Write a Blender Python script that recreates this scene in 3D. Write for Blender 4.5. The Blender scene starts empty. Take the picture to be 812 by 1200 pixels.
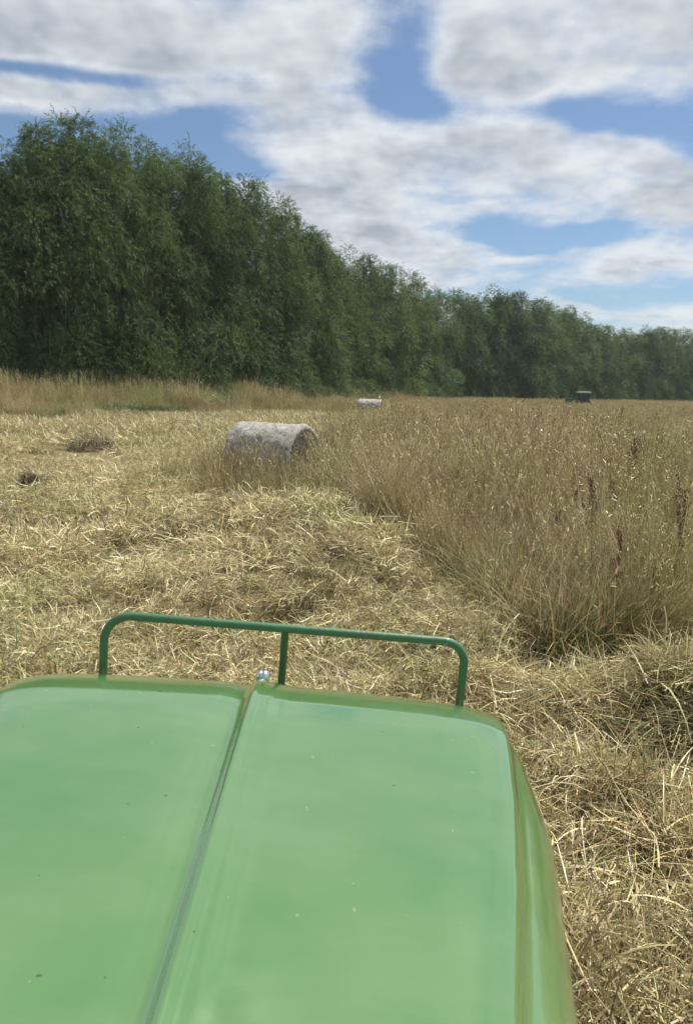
import bpy, math, random
import numpy as np
from mathutils import Matrix, Vector, Euler
C = bpy.context.scene.collection
SC = bpy.context.scene
rng = np.random.default_rng(7)
random.seed(7)
R = math.radians
PI = math.pi

# ------------------------------------------------------------------ camera
PITCH, ROLL = R(9.46), R(1.5)
cam_d = bpy.data.cameras.new('camera'); cam = bpy.data.objects.new('camera', cam_d); C.objects.link(cam)
cam_d.sensor_fit = 'VERTICAL'; cam_d.sensor_height = 36; cam_d.lens = 27
cam_d.clip_start = 0.05; cam_d.clip_end = 6000
CM = Matrix.Rotation(PI / 2 - PITCH, 3, 'X') @ Matrix.Rotation(ROLL, 3, 'Z')
CP = Vector((0, 0, 2.3))
cam.matrix_world = Matrix.Translation(CP) @ CM.to_4x4()
SC.camera = cam

def ray(u, v):                                   # direction seen at a place in the photograph (812 x 1200)
    return CM @ Vector(((u - 406) / 900, -(v - 600) / 900, -1))
def ground_at(u, v, z=0.0):
    d = ray(u, v); t = (z - CP.z) / d.z
    return CP + d * t
def at_dist(u, D):                               # x for a column of the photograph at forward distance D
    return (u - 406) / 900 * D * 1.0

# ------------------------------------------------------------------ small helpers
def tag(o, label=None, cat=None, group=None, kind=None):
    if label: o['label'] = label
    if cat: o['category'] = cat
    if group: o['group'] = group
    if kind: o['kind'] = kind
    return o
def empty(name, loc=(0, 0, 0), rot=(0, 0, 0)):
    o = bpy.data.objects.new(name, None); C.objects.link(o)
    o.location = loc; o.rotation_euler = rot; o.empty_display_size = 0.3
    return o
class MB:
    def __init__(s): s.v = []; s.f = []; s.sm = []
    def add(s, vs, fs, smooth=True):
        b = len(s.v); s.v += [tuple(p) for p in vs]
        for f in fs: s.f.append(tuple(i + b for i in f)); s.sm.append(smooth)
    def box(s, c, d, rot=None, bev=0.0):
        x, y, z = d[0] / 2, d[1] / 2, d[2] / 2
        vs = [Vector((a * x, b * y, e * z)) for e in (-1, 1) for b in (-1, 1) for a in (-1, 1)]
        if rot: vs = [rot @ p for p in vs]
        vs = [p + Vector(c) for p in vs]
        s.add(vs, [(0, 2, 3, 1), (4, 5, 7, 6), (0, 1, 5, 4), (2, 6, 7, 3), (0, 4, 6, 2), (1, 3, 7, 5)], False)
    def tube(s, pts, rad, n=12, cap=True):
        pts = [Vector(p) for p in pts]
        if not hasattr(rad, '__len__'): rad = [rad] * len(pts)
        ref = None; rings = []
        for i, p in enumerate(pts):
            t = (pts[min(i + 1, len(pts) - 1)] - pts[max(i - 1, 0)]).normalized()
            if ref is None:
                ref = Vector((0, 0, 1)) if abs(t.z) < .9 else Vector((0, 1, 0))
            a = t.cross(ref).normalized(); b = a.cross(t).normalized(); ref = b
            rings.append([p + (a * math.cos(2 * PI * k / n) + b * math.sin(2 * PI * k / n)) * rad[i] for k in range(n)])
        vs = [q for r in rings for q in r]; fs = []
        for i in range(len(pts) - 1):
            for k in range(n):
                fs.append((i * n + k, i * n + (k + 1) % n, (i + 1) * n + (k + 1) % n, (i + 1) * n + k))
        if cap:
            fs.append(tuple(range(n))); fs.append(tuple(reversed(range((len(pts) - 1) * n, len(pts) * n))))
        s.add(vs, fs)
    def lathe(s, prof, n=40, M=None):            # profile of (radius, height) round the local x axis
        vs = []
        for r, h in prof:
            for k in range(n):
                a = 2 * PI * k / n; p = Vector((h, r * math.cos(a), r * math.sin(a)))
                vs.append(M @ p if M else p)
        fs = [(i * n + k, i * n + (k + 1) % n, (i + 1) * n + (k + 1) % n, (i + 1) * n + k) for i in range(len(prof) - 1) for k in range(n)]
        s.add(vs, fs)
    def build(s, name, mat, parent=None):
        me = bpy.data.meshes.new(name); me.from_pydata(s.v, [], s.f)
        me.polygons.foreach_set('use_smooth', s.sm); me.update()
        o = bpy.data.objects.new(name, me); C.objects.link(o)
        if mat: me.materials.append(mat)
        if parent: o.parent = parent
        return o
def np_mesh(name, V, F, mat, col=None, smooth=False):
    me = bpy.data.meshes.new(name); V = np.asarray(V, dtype=np.float32); F = np.asarray(F, dtype=np.int32)
    k = F.shape[1]
    me.vertices.add(len(V)); me.vertices.foreach_set('co', V.ravel())
    me.loops.add(F.size); me.loops.foreach_set('vertex_index', F.ravel())
    me.polygons.add(len(F)); me.polygons.foreach_set('loop_start', np.arange(0, F.size, k, dtype=np.int32))
    me.polygons.foreach_set('loop_total', np.full(len(F), k, dtype=np.int32))
    if smooth: me.polygons.foreach_set('use_smooth', np.ones(len(F), dtype=bool))
    if col is not None:
        a = me.attributes.new('tint', 'FLOAT_COLOR', 'POINT')
        a.data.foreach_set('color', np.concatenate([col, np.ones((len(col), 1))], 1).astype(np.float32).ravel())
    me.update(calc_edges=True); me.validate(clean_customdata=False)
    if mat: me.materials.append(mat)
    return me

# ------------------------------------------------------------------ value noise shared by the ground and what stands on it
_lat = np.random.default_rng(3).random((256, 256))
def vnoise(x, y):
    x = np.asarray(x, float); y = np.asarray(y, float)
    xi = np.floor(x).astype(int); yi = np.floor(y).astype(int); fx = x - xi; fy = y - yi
    fx = fx * fx * (3 - 2 * fx); fy = fy * fy * (3 - 2 * fy)
    g = lambda a, b: _lat[a & 255, b & 255]
    return (g(xi, yi) * (1 - fx) + g(xi + 1, yi) * fx) * (1 - fy) + (g(xi, yi + 1) * (1 - fx) + g(xi + 1, yi + 1) * fx) * fy
def fbm(x, y, o=4):
    s = 0; a = .5
    for i in range(o): s = s + a * vnoise(x * 2 ** i + 17.3 * i, y * 2 ** i + 9.1 * i); a *= .5
    return s / (1 - .5 ** o)

# the edge of the uncut grass, walked from the near right round the bale and away to the trees
EDGE = [(80, 7.8), (10, 7.0), (3.3, 6.5), (1.9, 6.1), (1.35, 6.9), (1.0, 8.9), (.45, 11.3), (-.4, 13.1), (-1.6, 14.3), (-3.1, 15.4),
        (-3.9, 16.6), (-3.6, 18.2), (-2.2, 18.8), (-.9, 19.6), (-.5, 25), (-.3, 35), (.1, 48), (-1.5, 60), (-14, 62), (-16, 300), (400, 300), (400, 7.8)]
EX = np.array([p[0] for p in EDGE]); EY = np.array([p[1] for p in EDGE])
def in_tall(x, y):
    j = 1.0 * (fbm(x * 1.3, y * 1.3, 2) - .5)
    x = x + j; y = y + j * .6
    ins = np.zeros(len(x), bool); n = len(EX)
    for i in range(n):
        x1, y1, x2, y2 = EX[i], EY[i], EX[(i + 1) % n], EY[(i + 1) % n]
        c = ((y1 > y) != (y2 > y)) & (x < (x2 - x1) * (y - y1) / ((y2 - y1) if y2 != y1 else 1e-9) + x1)
        ins ^= c
    return ins
def edge_dist(x, y):                              # distance to the edge of the uncut grass
    d = np.full(x.shape, 1e9)
    for i in range(1, 17):
        ax, ay, bx, by = EX[i], EY[i], EX[i + 1], EY[i + 1]
        t = np.clip(((x - ax) * (bx - ax) + (y - ay) * (by - ay)) / ((bx - ax) ** 2 + (by - ay) ** 2), 0, 1)
        d = np.minimum(d, np.hypot(x - ax - t * (bx - ax), y - ay - t * (by - ay)))
    return d
MOUNDS = [(2.25, 5.15, .62, .42, .42), (3.1, 5.3, .6, .5, .30), (1.25, 5.35, .55, .35, .20), (1.55, 4.2, .45, .35, .10), (-.45, 10.4, 1.2, .9, .42),
          (-1.9, 11.5, 1.2, .9, .34), (.15, 8.6, .7, .8, .22), (-1.2, 7.6, 1.4, .8, .14), (-4.2, 9.0, 1.5, 1.0, .16), (-5.2, 12.5, 1.6, 1.0, .18), (1.0, 6.35, .4, .5, .2)]
HOLES = [(-2.75, 10.0, .45, .35, .16), (-6.3, 14.6, .4, .25, .14), (-8.15, 24.0, .9, .4, .16), (1.98, 4.58, .36, .17, .34), (1.25, 5.75, .35, .25, .2), (.75, 9.3, .3, .7, .22), (2.3, 3.6, .4, .2, .12), (.1, 12.2, .4, .3, .2), (-1.2, 13.9, .6, .25, .22),
         (-4.9, 15.5, .5, .3, .14), (-1.9, 12.9, .6, .3, .16), (-5.3, 11.0, .5, .3, .2), (-3.9, 8.3, .35, .25, .16), (-1.6, 9.0, .4, .2, .14), (-7.5, 18.5, .7, .4, .22), (-3.2, 6.6, .35, .2, .12), (.3, 7.6, .35, .25, .16), (2.6, 5.9, .3, .15, .2), (1.5, 3.4, .25, .2, .12), (-3.6, 12.4, .4, .3, .14), (-.6, 7.0, .5, .3, .12)]
def height(x, y):
    x = np.asarray(x, float); y = np.asarray(y, float)
    r = np.hypot(x, y); near = np.clip(1.4 - r / 60, 0.15, 1)
    z = (fbm(x * .22, y * .22, 3) - .5) * .5 * near + (fbm(x * 1.4 + 40, y * 1.4, 3) - .5) * .27 * np.clip(1.3 - r / 25, 0, 1)
    z = z * np.clip(r / 4, 0, 1)
    for i, (a, b, sx, sy, h) in enumerate(MOUNDS): z = z + h * np.exp(-((x - a) / sx) ** 2 - ((y - b) / sy) ** 2)
    for (a, b, sx, sy, h) in HOLES: z = z - h * np.exp(-((x - a) / sx) ** 2 - ((y - b) / sy) ** 2)
    k = np.exp(-((x + 1.66) / 3.5) ** 2 - ((y - 16.3) / 3.0) ** 2); z = z * (1 - k) + .03 * k
    # raked swaths running away from the tractor, in the cut part of the field
    sw = np.cos((x + 4.1 + .9 * np.sin(y * .12) + (fbm(x * .3, y * .3, 2) - .5) * 1.6) * 2 * PI / 5.2)
    z = z + .13 * np.clip(sw, 0, 1) ** 1.5 * np.clip((55 - y) / 20, 0, 1) * np.clip((y - 4) / 4, 0, 1) * (x < 1)
    z = z - .005 * np.clip(y - 45, 0, 200)
    return z

# ------------------------------------------------------------------ materials
class NT:
    def __init__(s, name):
        s.m = bpy.data.materials.new(name); s.m.use_nodes = True; s.t = s.m.node_tree; s.t.nodes.clear()
    def n(s, typ, **kw):
        nd = s.t.nodes.new(typ)
        for k, v in kw.items():
            if k.startswith('i_'): nd.inputs[k[2:].replace('_', ' ')].default_value = v
            else: setattr(nd, k, v)
        return nd
    def l(s, a, b): s.t.links.new(a, b)
    def mix(s, fac, a, b, bt='MIX'):
        nd = s.t.nodes.new('ShaderNodeMix'); nd.data_type = 'RGBA'; nd.blend_type = bt
        for sock, val in ((nd.inputs[0], fac), (nd.inputs[6], a), (nd.inputs[7], b)):
            if isinstance(val, (int, float)): sock.default_value = val
            elif isinstance(val, tuple): sock.default_value = (*val, 1)
            else: s.l(val, sock)
        return nd.outputs[2]
    def ramp(s, fac, stops):
        nd = s.t.nodes.new('ShaderNodeValToRGB'); el = nd.color_ramp.elements
        while len(el) < len(stops): el.new(.5)
        for e, (p, c) in zip(el, stops): e.position = p; e.color = (*c, 1) if len(c) == 3 else c
        s.l(fac, nd.inputs[0]); return nd.outputs[0]
    def noise(s, vec, scale, detail=3, rough=.55):
        nd = s.n('ShaderNodeTexNoise'); nd.inputs['Scale'].default_value = scale; nd.inputs['Detail'].default_value = detail
        nd.inputs['Roughness'].default_value = rough
        if vec is not None: s.l(vec, nd.inputs['Vector'])
        return nd.outputs['Fac']
    def math(s, op, a, b=None, clamp=False):
        nd = s.n('ShaderNodeMath', operation=op, use_clamp=clamp)
        for sock, v in ((nd.inputs[0], a), (nd.inputs[1], b)):
            if v is None: continue
            if isinstance(v, (int, float)): sock.default_value = v
            else: s.l(v, sock)
        return nd.outputs[0]
    def out(s, sh, disp=None):
        o = s.n('ShaderNodeOutputMaterial'); s.l(sh, o.inputs['Surface']); return s.m

def simple(name, col, rough=.6, metal=0.0, var=.15, scale=8.0, bump=.0, bscale=60, coat=0.0, dirt=None):
    q = NT(name); tc = q.n('ShaderNodeTexCoord').outputs['Object']
    c = q.mix(q.noise(tc, scale, 4), tuple(k * (1 - var) for k in col), tuple(min(1, k * (1 + var)) for k in col))
    if dirt:
        c = q.mix(q.ramp(q.noise(tc, scale * .6, 6, .7), [(.5, (0, 0, 0)), (.72, (1, 1, 1))]), c, dirt)
    p = q.n('ShaderNodeBsdfPrincipled'); q.l(c, p.inputs['Base Color'])
    p.inputs['Roughness'].default_value = rough; p.inputs['Metallic'].default_value = metal
    p.inputs['Coat Weight'].default_value = coat; p.inputs['Coat Roughness'].default_value = .08
    if bump:
        b = q.n('ShaderNodeBump'); b.inputs['Strength'].default_value = bump; b.inputs['Distance'].default_value = .01
        q.l(q.noise(tc, bscale, 4), b.inputs['Height']); q.l(b.outputs[0], p.inputs['Normal'])
    return q.out(p.outputs[0])

def straw_mat(name, green, patch=.35, trans=.35, bright=1.0, gscale=.35, lo=.62, brown=.75):
    q = NT(name)
    at = q.n('ShaderNodeAttribute', attribute_name='tint').outputs['Color']
    pos = q.n('ShaderNodeNewGeometry').outputs['Position']
    oi = q.n('ShaderNodeObjectInfo').outputs['Random']
    c = q.mix(1.0, at, q.ramp(oi, [(0, (lo * bright, lo * .97 * bright, lo * .9 * bright)), (1, (1.2 * bright, 1.2 * bright, 1.2 * bright))]), 'MULTIPLY')
    f = q.ramp(q.noise(pos, gscale, 3), [(.46, (0, 0, 0)), (.66, (1, 1, 1))])
    c = q.mix(q.math('MULTIPLY', f, patch), c, q.mix(1.0, at, green, 'MULTIPLY'))
    # brown and weathered patches
    f2 = q.ramp(q.noise(pos, gscale * 2.7, 3), [(.45, (0, 0, 0)), (.7, (1, 1, 1))])
    c = q.mix(q.math('MULTIPLY', f2, brown), c, q.mix(1.0, c, (.60, .52, .42), 'MULTIPLY'))
    d = q.n('ShaderNodeBsdfDiffuse'); q.l(c, d.inputs[0])
    t = q.n('ShaderNodeBsdfTranslucent'); q.l(c, t.inputs[0])
    g = q.n('ShaderNodeBsdfGlossy'); g.inputs['Roughness'].default_value = .45; g.inputs[0].default_value = (1, .96, .86, 1)
    m1 = q.n('ShaderNodeMixShader'); m1.inputs[0].default_value = trans; q.l(d.outputs[0], m1.inputs[1]); q.l(t.outputs[0], m1.inputs[2])
    m2 = q.n('ShaderNodeMixShader'); m2.inputs[0].default_value = .05; q.l(m1.outputs[0], m2.inputs[1]); q.l(g.outputs[0], m2.inputs[2])
    return q.out(m2.outputs[0])
M = {}
M['tall'] = straw_mat('tall_grass', (.60, .84, .42), .45, .18, .90)
M['hay'] = straw_mat('cut_hay', (.62, .80, .50), .34, .2, 1.06, .5, .80, .65)
M['weed'] = straw_mat('weeds', (.50, .78, .45), .6, .35, 1.0, .25)
M['green'] = straw_mat('green_undergrowth', (.8, 1.0, .8), .4, .35, 1.0, .8)

def foliage_mat(name, a, b, trans=.2):
    q = NT(name); at = q.n('ShaderNodeAttribute', attribute_name='tint').outputs['Color']
    oi = q.n('ShaderNodeObjectInfo').outputs['Random']
    c = q.mix(1.0, at, q.mix(oi, a, b), 'MULTIPLY')
    p = q.n('ShaderNodeBsdfPrincipled'); q.l(c, p.inputs['Base Color']); p.inputs['Roughness'].default_value = .65
    p.inputs['Specular IOR Level'].default_value = .12
    t = q.n('ShaderNodeBsdfTranslucent'); q.l(q.mix(1.0, c, (1.1, 1.25, .5), 'MULTIPLY'), t.inputs[0])
    m = q.n('ShaderNodeMixShader'); m.inputs[0].default_value = trans; q.l(p.outputs[0], m.inputs[1]); q.l(t.outputs[0], m.inputs[2])
    return q.out(m.outputs[0])
M['willow'] = foliage_mat('willow_leaves', (.088, .138, .058), (.145, .195, .086))
M['dock'] = simple('dock_seed', (.19, .095, .045), .8, 0, .35, 20)
M['bark'] = simple('willow_bark', (.11, .09, .07), .9, 0, .35, 5, .6, 20)

def ground_mat():
    q = NT('field_soil'); pos = q.n('ShaderNodeNewGeometry').outputs['Position']
    a = q.noise(pos, 2.2, 6, .65); b = q.noise(pos, 24, 4, .7); c_ = q.noise(pos, .12, 3)
    c = q.mix(q.ramp(b, [(.35, (0, 0, 0)), (.65, (1, 1, 1))]), (.085, .062, .035), (.23, .18, .095))
    c = q.mix(q.math('MULTIPLY', q.ramp(a, [(.45, (0, 0, 0)), (.6, (1, 1, 1))]), .5), c, (.10, .115, .04))
    c = q.mix(q.math('MULTIPLY', c_, .4), c, (.26, .20, .11))
    p = q.n('ShaderNodeBsdfPrincipled'); q.l(c, p.inputs['Base Color']); p.inputs['Roughness'].default_value = .95
    p.inputs['Specular IOR Level'].default_value = .1
    bm = q.n('ShaderNodeBump'); bm.inputs['Strength'].default_value = .8; bm.inputs['Distance'].default_value = .03
    q.l(b, bm.inputs['Height']); q.l(bm.outputs[0], p.inputs['Normal'])
    return q.out(p.outputs[0])
M['ground'] = ground_mat()

# ------------------------------------------------------------------ ground: one sheet to the horizon
def axis_pts(fine, n_fine, far, n_far, lo):
    a = np.linspace(lo, fine, n_fine)
    b = fine + (far - fine) * (np.linspace(0, 1, n_far + 1)[1:] ** 3.2)
    return np.concatenate([a, b])
xs_p = axis_pts(12, 150, 2500, 60, 0); xs = np.concatenate([-xs_p[:0:-1], xs_p])
ys_p = axis_pts(28, 330, 3000, 90, 0); ys = np.concatenate([-(axis_pts(3, 8, 1500, 20, 0)[:0:-1]), ys_p])
GX, GY = np.meshgrid(xs, ys)
GZ = height(GX, GY)
nx = len(xs); ny = len(ys)
idx = np.arange(nx * ny).reshape(ny, nx)
F = np.stack([idx[:-1, :-1], idx[:-1, 1:], idx[1:, 1:], idx[1:, :-1]], -1).reshape(-1, 4)
gme = np_mesh('ground', np.stack([GX, GY, GZ], -1).reshape(-1, 3), F, M['ground'], smooth=True)
go = bpy.data.objects.new('ground', gme); C.objects.link(go); tag(go, kind='structure')

# ------------------------------------------------------------------ blades
def ribbons(base, az, lean, curve, L, w, segs, col, twist=None, tipcol=None, wprof=None):
    """curved tapering leaves of grass; returns verts, quads, colours"""
    n = len(az); s = np.linspace(0, 1, segs + 1)
    th = lean[:, None] + curve[:, None] * s[None]
    dz = np.cos(th); dr = np.sin(th); ds = L[:, None] / segs
    mid = lambda q: np.concatenate([np.zeros((n, 1)), np.cumsum((q[:, 1:] + q[:, :-1]) / 2 * ds, 1)], 1)
    z = mid(dz); r = mid(dr)
    cx = base[:, 0, None] + r * np.cos(az)[:, None]; cy = base[:, 1, None] + r * np.sin(az)[:, None]; cz = base[:, 2, None] + z
    if twist is None: twist = np.zeros(n)
    wa = az + PI / 2
    wx = np.cos(wa) * np.cos(twist); wy = np.sin(wa) * np.cos(twist); wz = np.sin(twist)
    prof = (1 - .85 * s ** 1.6) if wprof is None else np.asarray(wprof)
    hw = (w / 2)[:, None] * prof[None]
    P = np.stack([cx, cy, cz], -1); W = np.stack([wx, wy, wz], -1)[:, None] * hw[..., None]
    V = np.stack([P - W, P + W], 2).reshape(-1, 3)
    b = (np.arange(n) * (segs + 1) * 2)[:, None] + (np.arange(segs) * 2)[None]
    F = np.stack([b, b + 1, b + 3, b + 2], -1).reshape(-1, 4)
    cc = col[:, None, :] * np.ones((1, segs + 1, 1))
    if tipcol is not None: cc = cc * (1 - s[None, :, None]) + tipcol[:, None, :] * s[None, :, None]
    cc = np.repeat(cc[:, :, None, :], 2, 2).reshape(-1, 3)
    tip = np.stack([cx[:, -1], cy[:, -1], cz[:, -1]], -1)
    return V, F, cc, tip, th[:, -1]
def join(parts):
    V = []; F = []; K = []; o = 0
    for v, f, k in parts: V.append(v); F.append(f + o); K.append(k); o += len(v)
    return np.concatenate(V), np.concatenate(F), np.concatenate(K)
def pick(n, pal, r, jit=.18):
    pal = np.array(pal); c = pal[r.integers(0, len(pal), n)]
    return np.clip(c * (1 + jit * (r.random((n, 1)) * 2 - 1)) * (1 + .06 * (r.random((n, 3)) * 2 - 1)), 0, .8)
STRAW = [(.66, .57, .32), (.60, .52, .29), (.48, .40, .21), (.72, .65, .42), (.52, .47, .26), (.34, .27, .14)]
TALLC = [(.50, .37, .155), (.43, .295, .11), (.57, .42, .185), (.30, .205, .08), (.37, .30, .10), (.25, .25, .08)]
PALE = [(.54, .46, .27), (.49, .41, .22), (.45, .37, .19), (.58, .51, .33)]
TAN = [(.46, .34, .165), (.39, .28, .13), (.54, .42, .22), (.32, .225, .10)]
GRN = [(.14, .20, .06), (.18, .24, .07), (.10, .15, .045), (.22, .25, .10)]

def disc(n, rad, r, z=0.0):
    a = r.random(n) * 2 * PI; d = np.sqrt(r.random(n)) * rad
    return np.stack([d * np.cos(a), d * np.sin(a), np.full(n, z)], 1)
def seedheads(tip, th, az, r, L, w, k, col):
    """loose spikelets round the top of each stem"""
    n = len(tip); base = np.repeat(tip, k, 0); t = np.tile(np.linspace(-.9, .6, k), n)
    L_ = np.repeat(L, k); base = base + np.stack([np.sin(np.repeat(th, k)) * np.cos(np.repeat(az, k)) * t * L_, np.sin(np.repeat(th, k)) * np.sin(np.repeat(az, k)) * t * L_, np.cos(np.repeat(th, k)) * t * L_], 1)
    a2 = r.random(n * k) * 2 * PI
    return ribbons(base, a2, r.uniform(.2, .9, n * k), r.uniform(0, .9, n * k), L_ * r.uniform(.3, .6, n * k), np.full(n * k, w), 1, np.repeat(col, k, 0) * r.uniform(.8, 1.25, (n * k, 1)), r.uniform(-1, 1, n * k), wprof=[.9, .5])[:3]

def tuft_tall(seed, rad, nb, ns, hmin, hmax, wb, ws, green=.25, headw=.006, wind=.5, hk=6, segs=4, pal=None, headcol=None, bend=1.0):
    r = np.random.default_rng(seed); parts = []
    ng = int(nb * green); ny_ = nb - ng
    az = r.random(ny_) * 2 * PI
    v = ribbons(disc(ny_, rad, r, -.03), az, r.uniform(.02, .45, ny_), r.uniform(.1, 1.7, ny_) * bend, r.uniform(hmin, hmax, ny_) * .85, wb * r.uniform(.6, 1.3, ny_), segs, pick(ny_, pal or TALLC, r), r.uniform(-.6, .6, ny_), tipcol=pick(ny_, pal or STRAW, r)); parts.append(v[:3])
    az = r.random(ng) * 2 * PI
    v = ribbons(disc(ng, rad, r, -.03), az, r.uniform(.02, .4, ng), r.uniform(.1, 1.5, ng), r.uniform(hmin * .7, hmax * .75, ng), wb * 1.2 * r.uniform(.6, 1.3, ng), segs, pick(ng, GRN, r), r.uniform(-.6, .6, ng), tipcol=pick(ng, TALLC, r)); parts.append(v[:3])
    az = r.normal(0.4, wind * 2.2, ns)
    col = pick(ns, headcol or TAN, r); L = r.uniform(hmin * 1.05, hmax * 1.15, ns)
    v = ribbons(disc(ns, rad, r, -.03), az, r.uniform(.0, .3, ns), r.uniform(0, .7, ns), L, np.full(ns, ws), segs, pick(ns, STRAW, r), r.uniform(-.6, .6, ns), wprof=np.linspace(1, .6, segs + 1)); parts.append(v[:3])
    parts.append(seedheads(v[3], v[4], az, r, r.uniform(.05, .10, ns), headw, hk, col))
    return join(parts)
def tuft_hay(seed, rad, n, L0, L1, w, thick=.12, green=.12, segs=4):
    r = np.random.default_rng(seed)
    b = disc(n, rad, r); b[:, 2] = r.random(n) ** 1.5 * thick
    main = r.random() * 2 * PI
    az = np.where(r.random(n) < .45, r.normal(main, .5, n), r.random(n) * 2 * PI)
    lean = r.normal(1.35, .28, n); curve = r.normal(.2, .85, n)
    up = r.random(n) < .10; lean[up] = r.uniform(.3, 1.1, up.sum()); curve[up] = r.uniform(.3, 1.5, up.sum())
    col = pick(n, STRAW, r, .25); g = r.random(n) < green; col[g] = pick(g.sum(), [(.26, .28, .12), (.20, .24, .09), (.30, .30, .16)], r)
    dk = r.random(n) < .12; col[dk] = pick(dk.sum(), [(.16, .11, .06), (.22, .15, .08)], r)
    v = ribbons(b, az, lean, curve, r.uniform(L0, L1, n), w * r.uniform(.5, 1.4, n), segs, col, r.uniform(-1.2, 1.2, n), wprof=np.concatenate([[.8], np.linspace(1, .45, segs)]))
    return v[:3]
def tuft_green(seed, rad, n, h, w):
    r = np.random.default_rng(seed); az = r.random(n) * 2 * PI
    v = ribbons(disc(n, rad, r, -.02), az, r.uniform(.05, .8, n), r.uniform(.2, 1.3, n), r.uniform(.5, 1, n) * h, w * r.uniform(.6, 1.3, n), 3, pick(n, GRN, r), r.uniform(-.6, .6, n), tipcol=pick(n, GRN + TALLC[:2], r))
    return v[:3]
def tuft_leafy(seed, rad, n, h):
    """nettle-like leafy stems"""
    r = np.random.default_rng(seed); parts = []; az = r.random(n) * 2 * PI; L = r.uniform(.6, 1, n) * h
    b = disc(n, rad, r, -.03)
    v = ribbons(b, az, r.uniform(0, .35, n), r.uniform(0, .5, n), L, np.full(n, .012), 3, pick(n, GRN, r)); parts.append(v[:3])
    k = 16; t = np.tile(np.linspace(.2, 1, k), n); bb = np.repeat(b, k, 0) * (1 - t[:, None]) + np.repeat(v[3], k, 0) * t[:, None]
    a2 = r.random(n * k) * 2 * PI
    v = ribbons(bb, a2, r.uniform(.7, 1.4, n * k), r.uniform(.2, 1.0, n * k), r.uniform(.10, .22, n * k) * (1.2 - .6 * t), r.uniform(.04, .07, n * k), 2, pick(n * k, GRN, r), r.uniform(-.5, .5, n * k), wprof=[.3, 1, .1]); parts.append(v[:3])
    return join(parts)

def scatter(name, label, cat, sources, pts, rot, scl, ids, mat):
    """one object of ground cover: an instanced tuft at every point of its mesh"""
    col = bpy.data.collections.new(name + '_kinds')
    for i, (v, f, k) in enumerate(sources):
        me = np_mesh('%s_kind_%02d' % (name, i), v, f, mat, k); o = bpy.data.objects.new('%s_kind_%02d' % (name, i), me); col.objects.link(o)
    me = bpy.data.meshes.new(name); n = len(pts); me.vertices.add(n); me.vertices.foreach_set('co', np.asarray(pts, np.float32).ravel())
    a = me.attributes.new('rot', 'FLOAT_VECTOR', 'POINT'); a.data.foreach_set('vector', np.asarray(rot, np.float32).ravel())
    a = me.attributes.new('scl', 'FLOAT', 'POINT'); a.data.foreach_set('value', np.asarray(scl, np.float32))
    a = me.attributes.new('idx', 'INT', 'POINT'); a.data.foreach_set('value', np.asarray(ids, np.int32))
    me.materials.append(mat)
    o = bpy.data.objects.new(name, me); C.objects.link(o)
    ng = bpy.data.node_groups.new(name + '_nodes', 'GeometryNodeTree')
    ng.interface.new_socket('Geometry', in_out='INPUT', socket_type='NodeSocketGeometry'); ng.interface.new_socket('Geometry', in_out='OUTPUT', socket_type='NodeSocketGeometry')
    N = ng.nodes.new; L = ng.links.new
    gi = N('NodeGroupInput'); gout = N('NodeGroupOutput'); iop = N('GeometryNodeInstanceOnPoints'); ci = N('GeometryNodeCollectionInfo')
    ci.inputs['Collection'].default_value = col; ci.inputs['Separate Children'].default_value = True; ci.inputs['Reset Children'].default_value = True
    def attr(nm, t):
        q = N('GeometryNodeInputNamedAttribute'); q.data_type = t; q.inputs['Name'].default_value = nm; return q.outputs['Attribute']
    L(gi.outputs[0], iop.inputs['Points']); L(ci.outputs[0], iop.inputs['Instance']); iop.inputs['Pick Instance'].default_value = True
    L(attr('idx', 'INT'), iop.inputs['Instance Index'])
    e2r = N('FunctionNodeEulerToRotation'); L(attr('rot', 'FLOAT_VECTOR'), e2r.inputs[0]); L(e2r.outputs[0], iop.inputs['Rotation'])
    L(attr('scl', 'FLOAT'), iop.inputs['Scale']); L(iop.outputs[0], gout.inputs[0])
    md = o.modifiers.new('scatter', 'NODES'); md.node_group = ng
    tag(o, label, cat, kind='stuff')
    return o

def region(n_per_m2, y0, y1, half0=.58, extra=2.5, xmin=-1e9):
    """random points of the wedge the photograph looks over (and a bit beside it)"""
    A = (y1 - y0) * (2 * half0 * (y0 + y1) / 2 + 2 * extra)
    n = int(A * n_per_m2); y = np.sqrt(rng.random(n) * (y1 ** 2 - y0 ** 2) + y0 ** 2) if half0 * y0 > extra else rng.uniform(y0, y1, n)
    x = (rng.random(n) * 2 - 1) * (half0 * y + extra)
    return x, y
def keep_off(x, y):                               # nothing grows through the bales or the tractors
    k = np.ones(len(x), bool)
    for (a, b, r) in BALE_SPOTS: k &= np.hypot(x - a, y - b) > r
    k &= ~((np.abs(x + .25) < .9) & (y < 2.1))
    return k
B1 = (-1.66, 17.0); B2 = (1.55, 57.5); B3 = (20.6, 46.5)
BALE_SPOTS = [(B1[0], B1[1], .62), (B1[0] + .4, B1[1] - .23, .6), (B1[0] - .4, B1[1] + .23, .6), (B2[0], B2[1], 1.0), (-8.1, 23.9, 1.8), (-7.5, 22.0, 1.4), (-6.2, 14.6, .85), (-5.85, 13.7, .75), (26, 86, 1.2)]

TREE_LINE = [(-60, 24), (-34, 36), (-20.8, 47), (-17.3, 50), (-13.8, 55), (-10.2, 61), (-5.6, 70), (-.3, 82), (4.6, 93), (11, 104), (18.6, 126), (29, 137), (39, 152), (52, 168), (68, 188), (88, 210), (130, 250), (220, 330)]
TLX = np.array([p[0] for p in TREE_LINE]); TLY = np.array([p[1] for p in TREE_LINE])
def before_trees(x, y, gap=0.0): return y < np.interp(x, TLX, TLY) - gap

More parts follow.
